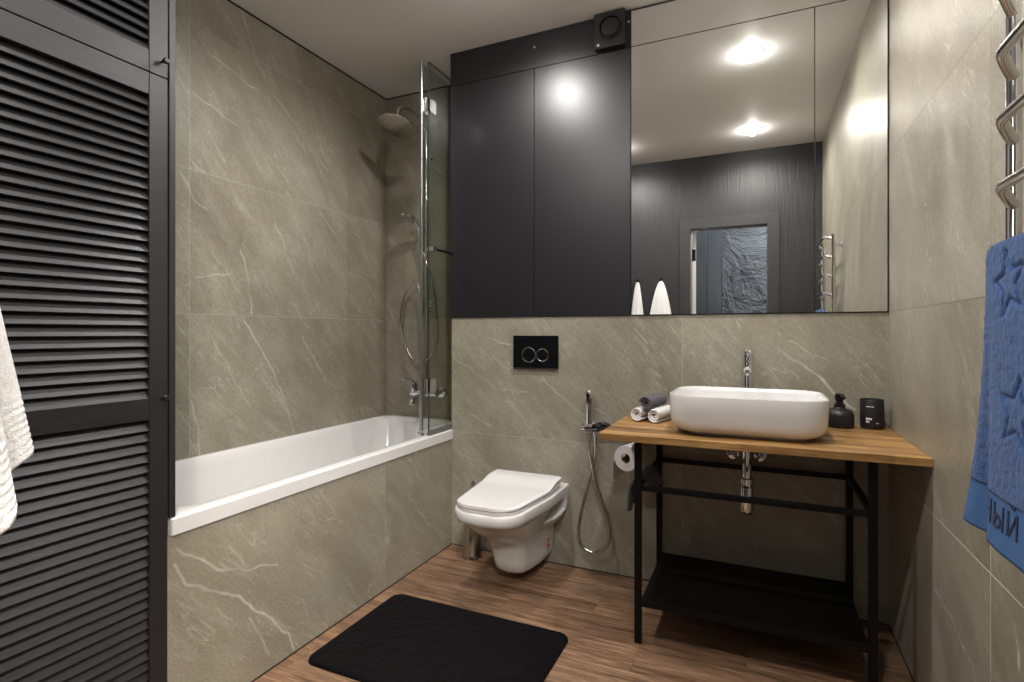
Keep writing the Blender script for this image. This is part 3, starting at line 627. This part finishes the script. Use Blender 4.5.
# ------------------------------------------------------------------ bidet sprayer
bs = thing('bidet_sprayer', 'chrome handheld bidet sprayer with a looping hose left of the washstand', 'sprayer', (-.72, D, .1))
sx = -.713
obj('wall_valve', MB().lathe([(.026, D - .0005), (.026, D - .006), (.016, D - .010), (.016, D - .05)], (sx, 0, .678), 'Y', 24).tube([(sx - .012, D - .052, .678), (sx + .03, D - .052, .682)], .017, 16), 'chrome', bs)
obj('valve_handle', MB().lathe([(.010, sx - .012), (.010, sx - .030), (.005, sx - .034)], (0, D - .052, .678), 'X', 16).tube([(sx - .028, D - .052, .655), (sx - .028, D - .052, .70)], .005, 10), 'chrome', bs)
kd = MB().tube([(sx + .024, D - .052, .682), (sx + .052, D - .055, .684)], .018, 16)
q = MB().lathe([(.020, -.012), (.034, -.008), (.038, .0), (.034, .012), (.018, .020), (.0, .022)], n=28, caps=(True, False)); rt = Matrix.Rotation(R(-28), 3, 'X')
kd.add([tuple(rt @ Vector(p) + Vector((sx + .075, D - .058, .690))) for p in q.v], q.f)
obj('holder_knob', kd, 'grey_chrome', bs)
obj('spray_handle', MB().tube([(sx, D - .042, .66), (sx, D - .040, .70), (sx, D - .036, .775), (sx, D - .036, .80), (sx, D - .037, .815), (sx, D - .04, .845), (sx, D - .044, .856)], [.0145, .0150, .0150, .018, .021, .021, .012], 18), 'chrome', bs)
obj('trigger', MB().prism([(D - .052, .79), (D - .060, .80), (D - .062, .835), (D - .054, .85)], 'X', sx - .007, sx + .007), 'black_gloss', bs, bevel=.002)
hz = catmull([(sx, D - .042, .655), (sx + .006, D - .043, .56), (sx + .035, D - .045, .43), (sx + .082, D - .045, .29), (sx + .100, D - .045, .20), (sx + .080, D - .045, .135), (sx + .022, D - .045, .102), (sx - .030, D - .043, .125), (sx - .048, D - .042, .18), (sx - .038, D - .042, .27), (sx - .008, D - .035, .40), (sx + .022, D - .03, .52), (sx + .030, D - .035, .60), (sx + .030, D - .052, .672)], 10)
obj('hose', MB().tube(hz, .0075, 10), 'hose', bs)

# ------------------------------------------------------------------ washstand
cl, cr_, cf, ct0, ct1 = -.520, XR - .001, 1.905, .735, .760
vt = thing('washstand', 'black metal washstand frame with an oak countertop under the wall mirror', 'washstand', (-.03, 2.2, 0))
obj('countertop', MB().box(cl, cr_, cf, D - .001, ct0, ct1), 'counter', vt, bevel=.002)
lx0, lx1, ly0, ly1, T = -.404, .337, 1.960, 2.452, .0235
for x in (lx0, lx1 - T):
    for y in (ly0, ly1 - T):
        obj('leg', MB().box(x, x + T, y, y + T, .001, ct0 - .0005), 'black_metal', vt, bevel=.0015)
rz = .552
obj('rail', MB().box(lx0 + T, lx1 - T, ly0 + .002, ly0 + T - .002, rz, rz + .019), 'black_metal', vt, bevel=.0015)
obj('rail', MB().box(lx0 + T, lx1 - T, ly1 - T + .002, ly1 - .002, rz, rz + .019), 'black_metal', vt, bevel=.0015)
for x in (lx0, lx1 - T):
    obj('rail', MB().box(x + .002, x + T - .002, ly0 + T, ly1 - T, rz, rz + .019), 'black_metal', vt, bevel=.0015)
sh = MB().box(lx0 + T - .004, lx1 - T + .004, ly0 + .004, ly1 - .004, .146, .149).box(lx0 + T, lx1 - T, ly0 + .001, ly0 + .004, .136, .161).box(lx0 + T, lx1 - T, ly1 - .004, ly1 - .001, .128, .150)
obj('shelf', sh, 'black_metal', vt, bevel=.0007)

# washbasin
wb = thing('washbasin', 'white rounded rectangular vessel washbasin on the oak countertop', 'washbasin', (-.04, 2.15, ct1))
W0, W1, V0, V1 = -.293, .218, 1.955, 2.352
b_ = MB(); rg = []
for ins, z, r in [(.062, .7605, .06), (.060, .768, .06), (.040, .770, .07), (.022, .778, .085), (.010, .792, .095), (.004, .812, .10), (.001, .85, .10), (.0, .897, .10), (.001, .9005, .099), (.006, .901, .094), (.008, .8995, .092), (.012, .88, .088), (.020, .83, .085), (.045, .80, .085), (.10, .786, .06), (.15, .784, .03)]:
    rg.append(rrect(W0 + ins, W1 - ins, V0 + ins, V1 - ins, r, z, 8))
b_.loft(rg)
obj('bowl', b_, 'ceramic', wb, angle=50)
obj('drain_cap', MB().lathe([(.030, .7845), (.032, .788), (.0, .790)], (-.045, 2.15, 0), n=28, caps=(True, False)), 'chrome', wb)
# tap
fx, fy = -.034, 2.412
fa = thing('basin_mixer', 'tall chrome mixer tap standing behind the washbasin', 'tap', (fx, fy, ct1))
obj('body', MB().lathe([(.029, .7605), (.029, .765), (.0255, .768), (.0255, 1.002), (.0245, 1.006)], (fx, fy, 0), n=36), 'chrome', fa)
obj('spout', MB().tube(catmull([(fx, fy - .015, .975), (fx, fy - .07, .978), (fx, fy - .115, .974)], 5), .0135, 18).lathe([(.011, .955), (.012, .975)], (fx, fy - .108, 0), n=18), 'chrome', fa)
obj('lever', MB().lathe([(.0255, 1.008), (.0255, 1.044), (.022, 1.049), (.0, 1.050)], (fx, fy, 0), n=36, caps=(True, False)).tube([(fx, fy - .01, 1.030), (fx, fy - .075, 1.042)], [.010, .006], 12), 'chrome', fa)
# trap
tr = thing('bottle_trap', 'chrome bottle trap hanging below the countertop under the washbasin', 'trap', (fx, 2.22, .43))
ty = 2.205
obj('tailpipe', MB().lathe([(.0165, .56), (.0165, .7345), (.026, .735)], (fx, ty, 0), n=26), 'chrome', tr)
obj('coupling', MB().lathe([(.021, .552), (.025, .556), (.025, .576), (.020, .58)], (fx, ty, 0), n=26), 'chrome', tr)
obj('cup', MB().lathe([(.020, .446), (.0235, .450), (.0245, .465), (.0245, .535), (.021, .552)], (fx, ty, 0), n=30), 'chrome', tr)
obj('outlet_pipe', MB().tube([(fx, ty + .02, .535), (fx, D - .012, .535)], .0145, 16).lathe([(.022, D - .012), (.024, D - .001)], (fx, 0, .535), 'Y', 28), 'chrome', tr)
for x, lab in ((fx - .058, 'chrome angle valve on the wall left of the bottle trap'), (fx + .046, 'chrome angle valve on the wall right of the bottle trap')):
    va = thing('angle_valve', lab, 'valve', (x, D, .61), 'angle valves under the washbasin')
    obj('body', MB().lathe([(.026, D - .001), (.024, D - .008), (.010, D - .010), (.010, D - .045)], (x, 0, .615), 'Y', 22).lathe([(.009, .612), (.009, .645), (.006, .65)], (x, D - .04, 0), n=16), 'chrome', va)
    obj('handle', MB().lathe([(.016, D - .046), (.018, D - .052), (.016, D - .068), (.0, D - .07)], (x, 0, .615), 'Y', 12, caps=(True, False)), 'chrome', va)
    obj('supply_hose', MB().tube(catmull([(x, D - .04, .648), (x, D - .042, .68), (x * .6 - .015, D - .05, .715), (fx + (x - fx) * .2, D - .064, .734)], 6), .005, 10), 'hose', va)

# ------------------------------------------------------------------ rolled towels
def rolled(name, rad, length, thick=.010):
    """spiral roll along +Y, centre at the origin end"""
    mb = MB(); pts = []; turns = 2.2; n = 90
    r0 = rad - thick * turns
    path = []
    for i in range(n + 1):
        a = 2 * PI * turns * i / n; r_ = max(.003, r0 + thick * a / (2 * PI) - thick / 2)
        path.append((r_ * math.cos(a - 1.9), r_ * math.sin(a - 1.9)))
    # outline of the sheet (outer then inner side)
    outer, inner = [], []
    for i, p in enumerate(path):
        a_, b2 = path[max(0, i - 1)], path[min(n, i + 1)]; tx_, tz_ = b2[0] - a_[0], b2[1] - a_[1]; l = math.hypot(tx_, tz_) or 1
        nx, nz2 = tz_ / l, -tx_ / l; h = thick * .36
        outer.append((p[0] + nx * h, p[1] + nz2 * h)); inner.append((p[0] - nx * h, p[1] - nz2 * h))
    m_ = 14; rings = []
    for j in range(m_ + 1):
        y = length * j / m_; e = .003 * (1 if j in (0, m_) else 0)
        ring = []
        for k, (x, z) in enumerate(outer + inner[::-1]):
            d = .0012 * mnoise.noise(Vector((x * 60, y * 40, z * 60)))
            s_ = 1 - e / rad; c_ = max(0, 1 - math.hypot(x, z) / rad) * .012
            ring.append((x * s_ + d, y + (c_ if j == 0 else -c_ if j == m_ else 0), z * s_ + d))
        rings.append(ring)
    mb.loft(rings, False, False)
    N_ = len(rings[0]); nn = n + 1
    for j, base in ((0, 0), (1, m_ * N_)):
        F = [(base + i, base + i + 1, base + N_ - 2 - i, base + N_ - 1 - i) for i in range(n)]
        mb.f += [tuple(f) for f in F]
    return mb
def place_roll(m, x, y, z, rz_, label, spin=0):
    o = obj('rolled_towel', rolled('rolled_towel', .0320, .18), m, angle=60); o.location = (x, y, z); o.rotation_euler = (0, R(spin), R(rz_))
    return tag(o, label, 'towel', 'rolled towels beside the washbasin')
place_roll('white_terry', -.446, 2.200, ct1 + .0318, -13, 'small rolled white towel on the countertop, the left one under the grey roll')
place_roll('white_terry', -.374, 2.185, ct1 + .0318, -13, 'small rolled white towel on the countertop, the one next to the washbasin', 20)
place_roll('grey_terry', -.4105, 2.200, ct1 + .0318 + .0445, -13, 'small rolled dark grey towel lying on top of two white rolls', 150)

# ------------------------------------------------------------------ soap dispenser, candle
px, py = .288, 2.405
sd = thing('soap_dispenser', 'squat black soap dispenser bottle with a pump on the countertop', 'soap dispenser', (px, py, ct1))
obj('bottle', MB().lathe([(.045, .7605), (.047, .764), (.0485, .772), (.048, .806), (.045, .818), (.036, .827), (.022, .832), (.020, .836)], (px, py, 0), n=44), 'black_matt', sd)
obj('pump', MB().lathe([(.019, .836), (.019, .848), (.013, .850), (.012, .862), (.016, .864), (.016, .884), (.012, .888), (.0, .889)], (px, py, 0), n=28, caps=(True, False)).tube([(px, py, .879), (px + .008, py - .028, .881), (px + .011, py - .040, .874)], [.008, .007, .005], 12), 'black_gloss', sd)
qx, qy, qr = .396, 2.424, .0390
cn = thing('scented_candle', 'black candle glass with small white lettering right of the soap dispenser', 'candle', (qx, qy, ct1))
obj('jar', MB().lathe([(.0345, .7605), (.0375, .764), (qr - .001, .775), (qr, .80), (qr, .868), (qr - .001, .870), (qr - .004, .869), (qr - .005, .86), (qr - .006, .845), (.0, .845)], (qx, qy, 0), n=48, caps=(True, False)), 'black_matt', cn)
def jar_mark(mb, a0, a1, z0, z1):
    n = 5; rows = []
    for k in range(n + 1):
        a = R(a0 + (a1 - a0) * k / n); c_, s_ = math.cos(a), math.sin(a)
        rows.append([(qx + (qr - .0002) * c_, qy + (qr - .0002) * s_, z0), (qx + (qr + .0005) * c_, qy + (qr + .0005) * s_, z0), (qx + (qr + .0005) * c_, qy + (qr + .0005) * s_, z1), (qx + (qr - .0002) * c_, qy + (qr - .0002) * s_, z1)])
    mb.loft(rows)
ang = 255
for nm, off, (z0, z1), ws, gp in (('small_lettering', -22, (.843, .846), [5, 3, 4, 4, 3, 5, 4], 1.6), ('lettering', -22, (.7955, .8020), [5, 4, 5, 4, 4], 1.3), ('lettering', -22, (.7850, .7915), [5, 4, 5], 1.3), ('small_lettering', 26, (.782, .785), [3, 3, 4], 1.2)):
    lt = MB(); a = ang + off
    for k in ws: jar_mark(lt, a, a + k, z0, z1); a += k + gp
    obj(nm, lt, 'white_ink', cn, smooth=False)['label'] = 'small white lettering'

# ------------------------------------------------------------------ toilet paper and holder, grey cloth
ph = thing('toilet_paper_holder', 'chrome toilet paper holder on the tiled wall left of the washstand', 'toilet paper holder', (-.56, D, .65))
rp = Vector((-.500, 2.365, .580)); ax = Vector((.30, .954, 0)).normalized()
obj('wall_plate', MB().box(-.648, -.468, D - .016, D - .0005, .634, .662), 'chrome', ph, bevel=.002)
ra, rb_ = rp - ax * .068, rp + ax * .062
obj('arm', MB().tube(catmull([(-.50, D - .014, .648), (-.498, D - .03, .645), (rb_.x, rb_.y, .62), (rb_.x, rb_.y, rb_.z + .012), tuple(rb_ - ax * .012 + Vector((0, 0, .0145))), tuple(rp + Vector((0, 0, .0145))), tuple(ra + Vector((0, 0, .0145)))], 6), .0055, 12), 'chrome', ph)
pr = thing('toilet_paper_roll', 'white toilet paper roll with a hanging sheet on the chrome holder', 'toilet paper', tuple(rp))
def along(prof, n=40):
    sx_ = ax.cross(Vector((0, 0, 1))).normalized(); mb = MB(); rings = []
    for r_, h in prof: rings.append([tuple(rp + ax * h + (sx_ * math.cos(2 * PI * k / n) + Vector((0, 0, 1)) * math.sin(2 * PI * k / n)) * r_) for k in range(n)])
    rings.append(rings[0]); mb.loft(rings, False, False); return mb
obj('paper', along([(.0215, -.05), (.0545, -.05), (.055, -.048), (.055, .048), (.0545, .05), (.0215, .05)]), 'paper', pr)
obj('core', along([(.0205, -.049), (.0214, -.049), (.0214, .049), (.0205, .049)]), 'cardboard', pr)
sx_ = ax.cross(Vector((0, 0, 1))).normalized()
tl = MB()
def tailp(i, j):
    h = -.049 + .098 * i; t = j * 1.0
    s0 = rp - sx_ * .0557 + ax * h
    return tuple(s0 + Vector((0, 0, -.088 * t - .012 * t * (1 - i))) - sx_ * (.010 * math.sin(t * 2.2)) )
tl.grid(8, 8, tailp)
obj('loose_sheet', tl, 'paper', pr, solid=.0006)
# cloth over the left side rail
gt = MB(); gy0, gy1 = 2.03, 2.22; xr_ = lx0 + T / 2
def cloth(i, j):
    y = gy0 + (gy1 - gy0) * i; L0, L1 = .128, .05; tot = L0 + .045 + L1; s_ = j * tot
    wv = .010 * math.sin(i * 9) * 1.0
    if s_ < L0: z = rz + .022 - (L0 - s_); x = xr_ - .0165 - .026 * min(1, ((L0 - s_) / .045)) ** .6 - .012 * (L0 - s_) / L0 + wv * (L0 - s_) / L0
    elif s_ < L0 + .045:
        a = PI * (s_ - L0) / .045; x = xr_ - .0165 * math.cos(a); z = rz + .022 + .007 * math.sin(a)
    else:
        q_ = s_ - L0 - .045; z = rz + .022 - q_; x = xr_ + .0165 + .03 * q_ / L1 + wv * q_ / L1
    return (x, y + .03 * (i - .5) * (-1) * max(0, rz - z) / .2, z)
gt.grid(24, 40, cloth)
tag(obj('hand_towel', gt, 'grey_terry', solid=.008, angle=70), 'dark grey hand towel hanging over the left rail of the washstand', 'towel')

# ------------------------------------------------------------------ bath mat
mt = MB(); mx0_, mx1_, my0, my1 = -1.405, -.622, 1.375, 1.902
pb = [(random.uniform(mx0_, mx1_), random.uniform(my0, my1)) for _ in range(900)]
cells = []
for p in pb:                                  # pebble centres, no two closer than 5 cm
    if all((p[0] - q[0]) ** 2 + ((p[1] - q[1]) * 1.15) ** 2 > .050 ** 2 for q in cells): cells.append(p)
cells = np.array(cells)
nx_, ny_ = 260, 176; rc = .045
def mat_xy(i, j):
    x = mx0_ + (mx1_ - mx0_) * i; y = my0 + (my1 - my0) * j
    cxm, cym = (mx0_ + mx1_) / 2, (my0 + my1) / 2; hx, hy = (mx1_ - mx0_) / 2, (my1 - my0) / 2
    u, v = x - cxm, y - cym                    # squeeze the corners onto the rounded outline
    ex, ey = abs(u) - (hx - rc), abs(v) - (hy - rc)
    if ex > 0 and ey > 0:
        m_ = max(ex, ey); l = math.hypot(ex, ey)
        if l > 0: ex, ey = ex * m_ / l, ey * m_ / l
        u = math.copysign(hx - rc + ex, u); v = math.copysign(hy - rc + ey, v)
    return cxm + u, cym + v, min(i, 1 - i) * (mx1_ - mx0_), min(j, 1 - j) * (my1 - my0)
def mat_top(i, j):
    x, y, a, b = mat_xy(i, j); e = min(a, b)
    d = np.sort(np.hypot(cells[:, 0] - x, (cells[:, 1] - y) * 1.15))[:2]; g_ = d[1] - d[0]
    z = .0135 + .0026 * math.exp(-(g_ / .0050) ** 2) * min(1, max(0, (e - .012) / .03))
    if e < .012: z = .003 + (z - .003) * math.sqrt(max(0, 1 - (1 - e / .012) ** 2))
    return (x, y, z)
mt.grid(nx_, ny_, mat_top)
edge = []
tag(obj('bath_mat', mt, 'mat', angle=80), 'black plush bath mat with a pebble relief lying on the wood floor', 'bath mat')
_b = M['mat'].node_tree.nodes['Principled BSDF']; _b.inputs['Sheen Weight'].default_value = .03; _b.inputs['Sheen Roughness'].default_value = .35
mo_ = bpy.data.objects['bath_mat']; sm = mo_.modifiers.new('thickness', 'SOLIDIFY'); sm.thickness = .0022; sm.offset = -1

# ------------------------------------------------------------------ towel warmer on the right wall
tw = thing('towel_warmer', 'chrome ladder towel warmer on the right tiled wall', 'towel warmer', (XR, 1.0, 1.2))
PX, PY0, PY1 = .413, .72, 1.233
for y in (PY0, PY1):
    obj('post', MB().lathe([(.006, .745), (.0115, .75), (.0115, 1.705), (.006, 1.71)], (PX, y, 0), n=20), 'chrome', tw)
    for z in (1.645, .80):
        obj('wall_bracket', MB().lathe([(.008, PX), (.008, XR - .008), (.018, XR - .006), (.018, XR - .001)], (0, y, z), 'X', 18), 'chrome', tw)
for k in range(8):
    z = 1.701 - .1125 * k
    zl = z - .020
    pts = [(PX, PY1, zl), (PX - .018, PY1 - .030, zl + .008), (PX - .034, PY1 - .060, z - .004), (PX - .040, PY1 - .078, z), (PX - .041, PY1 - .11, z + .001), (PX - .041, (PY0 + PY1) / 2, z + .001), (PX - .041, PY0 + .11, z + .001), (PX - .040, PY0 + .078, z), (PX - .034, PY0 + .060, z - .004), (PX - .018, PY0 + .030, zl + .008), (PX, PY0, zl)]
    obj('rung', MB().tube(catmull(pts, 5), .0092, 14), 'steel', tw)

# ------------------------------------------------------------------ blue towel over the warmer
TZ = 1.701 - .1125 * 4 + .0105                # top of the rung it hangs on
TXR = PX - .041
ty0, ty1 = .80, 1.165
STARS = [(1.050, 1.195, .052, .20), (1.020, 1.000, .055, -.15), (.925, 1.13, .055, .5), (.89, .97, .055, .2)]
def star_pts(cy, cz, r_, rot):
    return [(cy + (r_ if k % 2 == 0 else r_ * .45) * math.sin(rot + PI * k / 5), cz + (r_ if k % 2 == 0 else r_ * .45) * math.cos(rot + PI * k / 5)) for k in range(10)]
SEG = []
for s_ in STARS:
    p_ = star_pts(*s_); SEG += list(zip(p_, p_[1:] + p_[:1]))
SA = np.array([s_[0] for s_ in SEG]); SB = np.array([s_[1] for s_ in SEG]); SE = SB - SA; SL = (SE ** 2).sum(1)
def groove(y, z):
    P_ = np.array([y, z]); t = np.clip(((P_ - SA) * SE).sum(1) / SL, 0, 1)
    return float(np.min(np.hypot(*(P_ - SA - SE * t[:, None]).T)))
FL = .478                                    # front drop
def front(y, d):
    """front face of the towel: y along the rung, d metres below the rung top -> world point"""
    s_ = ty1 - y; t = min(1, max(0, d / FL))
    x = TXR - .0105 - .014 - .010 * t ** 2.5
    x += -.006 * t * t * math.exp(-(s_ / .03) ** 2)                    # near corner flares to the room
    x += .013 * t ** 1.8 * math.exp(-((s_ - .038) / .015) ** 2)        # valley beside it
    x += .004 * t * math.sin((s_ - .12) * 30) * (1 if s_ > .12 else 0)
    x += .012 * math.exp(-(s_ / .012)) * (1 - t)
    yy = y + .026 * t ** 3 * math.exp(-(s_ / .04) ** 2) - .004 * (1 - t) * math.exp(-(s_ / .03) ** 2)
    z = TZ - d - .022 * math.exp(-(s_ / .025)) * (1 - t) ** 4 + .012 * t ** 4 * math.exp(-s_ / .05)
    return x, yy, z
hem0 = FL - .083
def body(i, j):
    y = ty0 + (ty1 - ty0) * i; back = .40; top = .040; tot = hem0 + top + back; s_ = j * tot
    if s_ < hem0:
        d = hem0 - s_; x, yy, z = front(y, d)
        g_ = groove(yy, z); x += .0042 * math.exp(-(g_ / .004) ** 2)
        x += .0012 * mnoise.noise(Vector((yy * 90, z * 90, 3)))
        return (x, yy, z)
    s0 = ty1 - y; sag = .022 * math.exp(-(s0 / .025))
    yy = y - .004 * math.exp(-(s0 / .03) ** 2)
    if s_ < hem0 + top:
        a = PI * (s_ - hem0) / top; return (TXR - .0145 * math.cos(a), yy, TZ - sag + .007 * math.sin(a))
    q_ = s_ - hem0 - top
    return (TXR + .0145 - .004 * (q_ / back), yy + .006 * q_ / back, TZ - sag * max(0, 1 - q_ / .1) - q_)
bt_ = thing('bath_towel', 'blue terry towel with embossed stars hanging over the chrome towel warmer', 'towel', (TXR, 1.03, TZ))
g1 = MB().grid(150, 330, body)
obj('terry_cloth', g1, 'blue_terry', bt_, solid=.006, angle=75)
g2 = MB().grid(110, 20, lambda i, j: front(ty0 + (ty1 - ty0) * i, hem0 - .004 + (FL - hem0 + .004) * j))
obj('hem_band', g2, 'blue_flat', bt_, solid=.004, angle=75)['label'] = 'smooth lighter blue hem band with dark letters'
# letters on the hem
tcu = bpy.data.curves.new('letters', 'FONT'); tcu.body = '\u041d\u042b\u0419'; tcu.size = .052; tcu.space_character = 1.05
tob = bpy.data.objects.new('letters', tcu); COL.objects.link(tob)
dg = bpy.context.evaluated_depsgraph_get(); tme = bpy.data.meshes.new_from_object(tob.evaluated_get(dg))
bpy.data.objects.remove(tob, do_unlink=True)
bm = bmesh.new(); bm.from_mesh(tme); bmesh.ops.subdivide_edges(bm, edges=bm.edges, cuts=3); bmesh.ops.triangulate(bm, faces=bm.faces)
LB = MB(); LB.v = []
for v in bm.verts:
    x, yy, z = front(1.124 - v.co.x * .98, 0.443 - v.co.y)
    LB.v.append((x - .0028, yy, z))
LB.f = [tuple(v.index for v in f.verts) for f in bm.faces]; bm.free()
hb = [c for c in bt_.children if c.name.startswith('hem_band')][0]
obj('letters', LB, 'navy', hb, smooth=False, solid=.001)

# ------------------------------------------------------------------ white towels on hooks by the door
def hung(ax_, wide, length, seed):
    mb = MB(); n, m_ = 96, 220; rnd = random.Random(seed); ph_ = [rnd.uniform(0, 6) for _ in range(4)]
    def fn(i, j):
        a = 2 * PI * i; t = j; z = 1.565 - length * t
        r_ = .006 + wide * (t ** .60)
        fold = 1 + .10 * t ** .5 * math.sin(5 * a + ph_[0]) + .07 * t ** .5 * math.sin(9 * a + ph_[1] + 2 * t)
        hem = t > .89
        if hem:
            r_ *= 1 + .0 * (t - .84) / .16
            fold += .009 * math.sin(z * 2 * PI / .008)
        rr_ = r_ * fold
        x = ax_ + rr_ * math.cos(a); y = YR + .012 + .5 * (r_ + rr_ * math.sin(a))
        y = max(y, YR + .006)
        z += -.035 * t ** 3 * math.sin(2 * a + ph_[2]) + .002 * mnoise.noise(Vector((x * 50, y * 50, z * 50)))
        return (x, y, z)
    mb.grid(n, m_, fn); return mb
for x_, lab, hl_, sd_ in ((-.752, 'white terry towel hanging from the hook nearest the doorway', 'small black hook on the dark wall nearest the doorway', 3), (-.952, 'white terry towel hanging from the hook farther from the doorway', 'small black hook on the dark wall farther from the doorway', 8)):
    o = obj('hanging_towel', hung(x_, .127 if sd_ == 3 else .066, .60, sd_), 'white_terry', angle=80, solid=.004)
    tag(o, lab, 'towel', 'white towels on the dark rear wall')
    hk = MB().lathe([(.016, YR + .0005), (.016, YR + .005), (.005, YR + .006), (.005, YR + .032), (.009, YR + .034), (.009, YR + .040)], (x_, 0, 1.575), 'Y', 20)
    tag(obj('towel_hook', hk, 'black_metal'), hl_, 'hook', 'towel hooks on the dark rear wall')
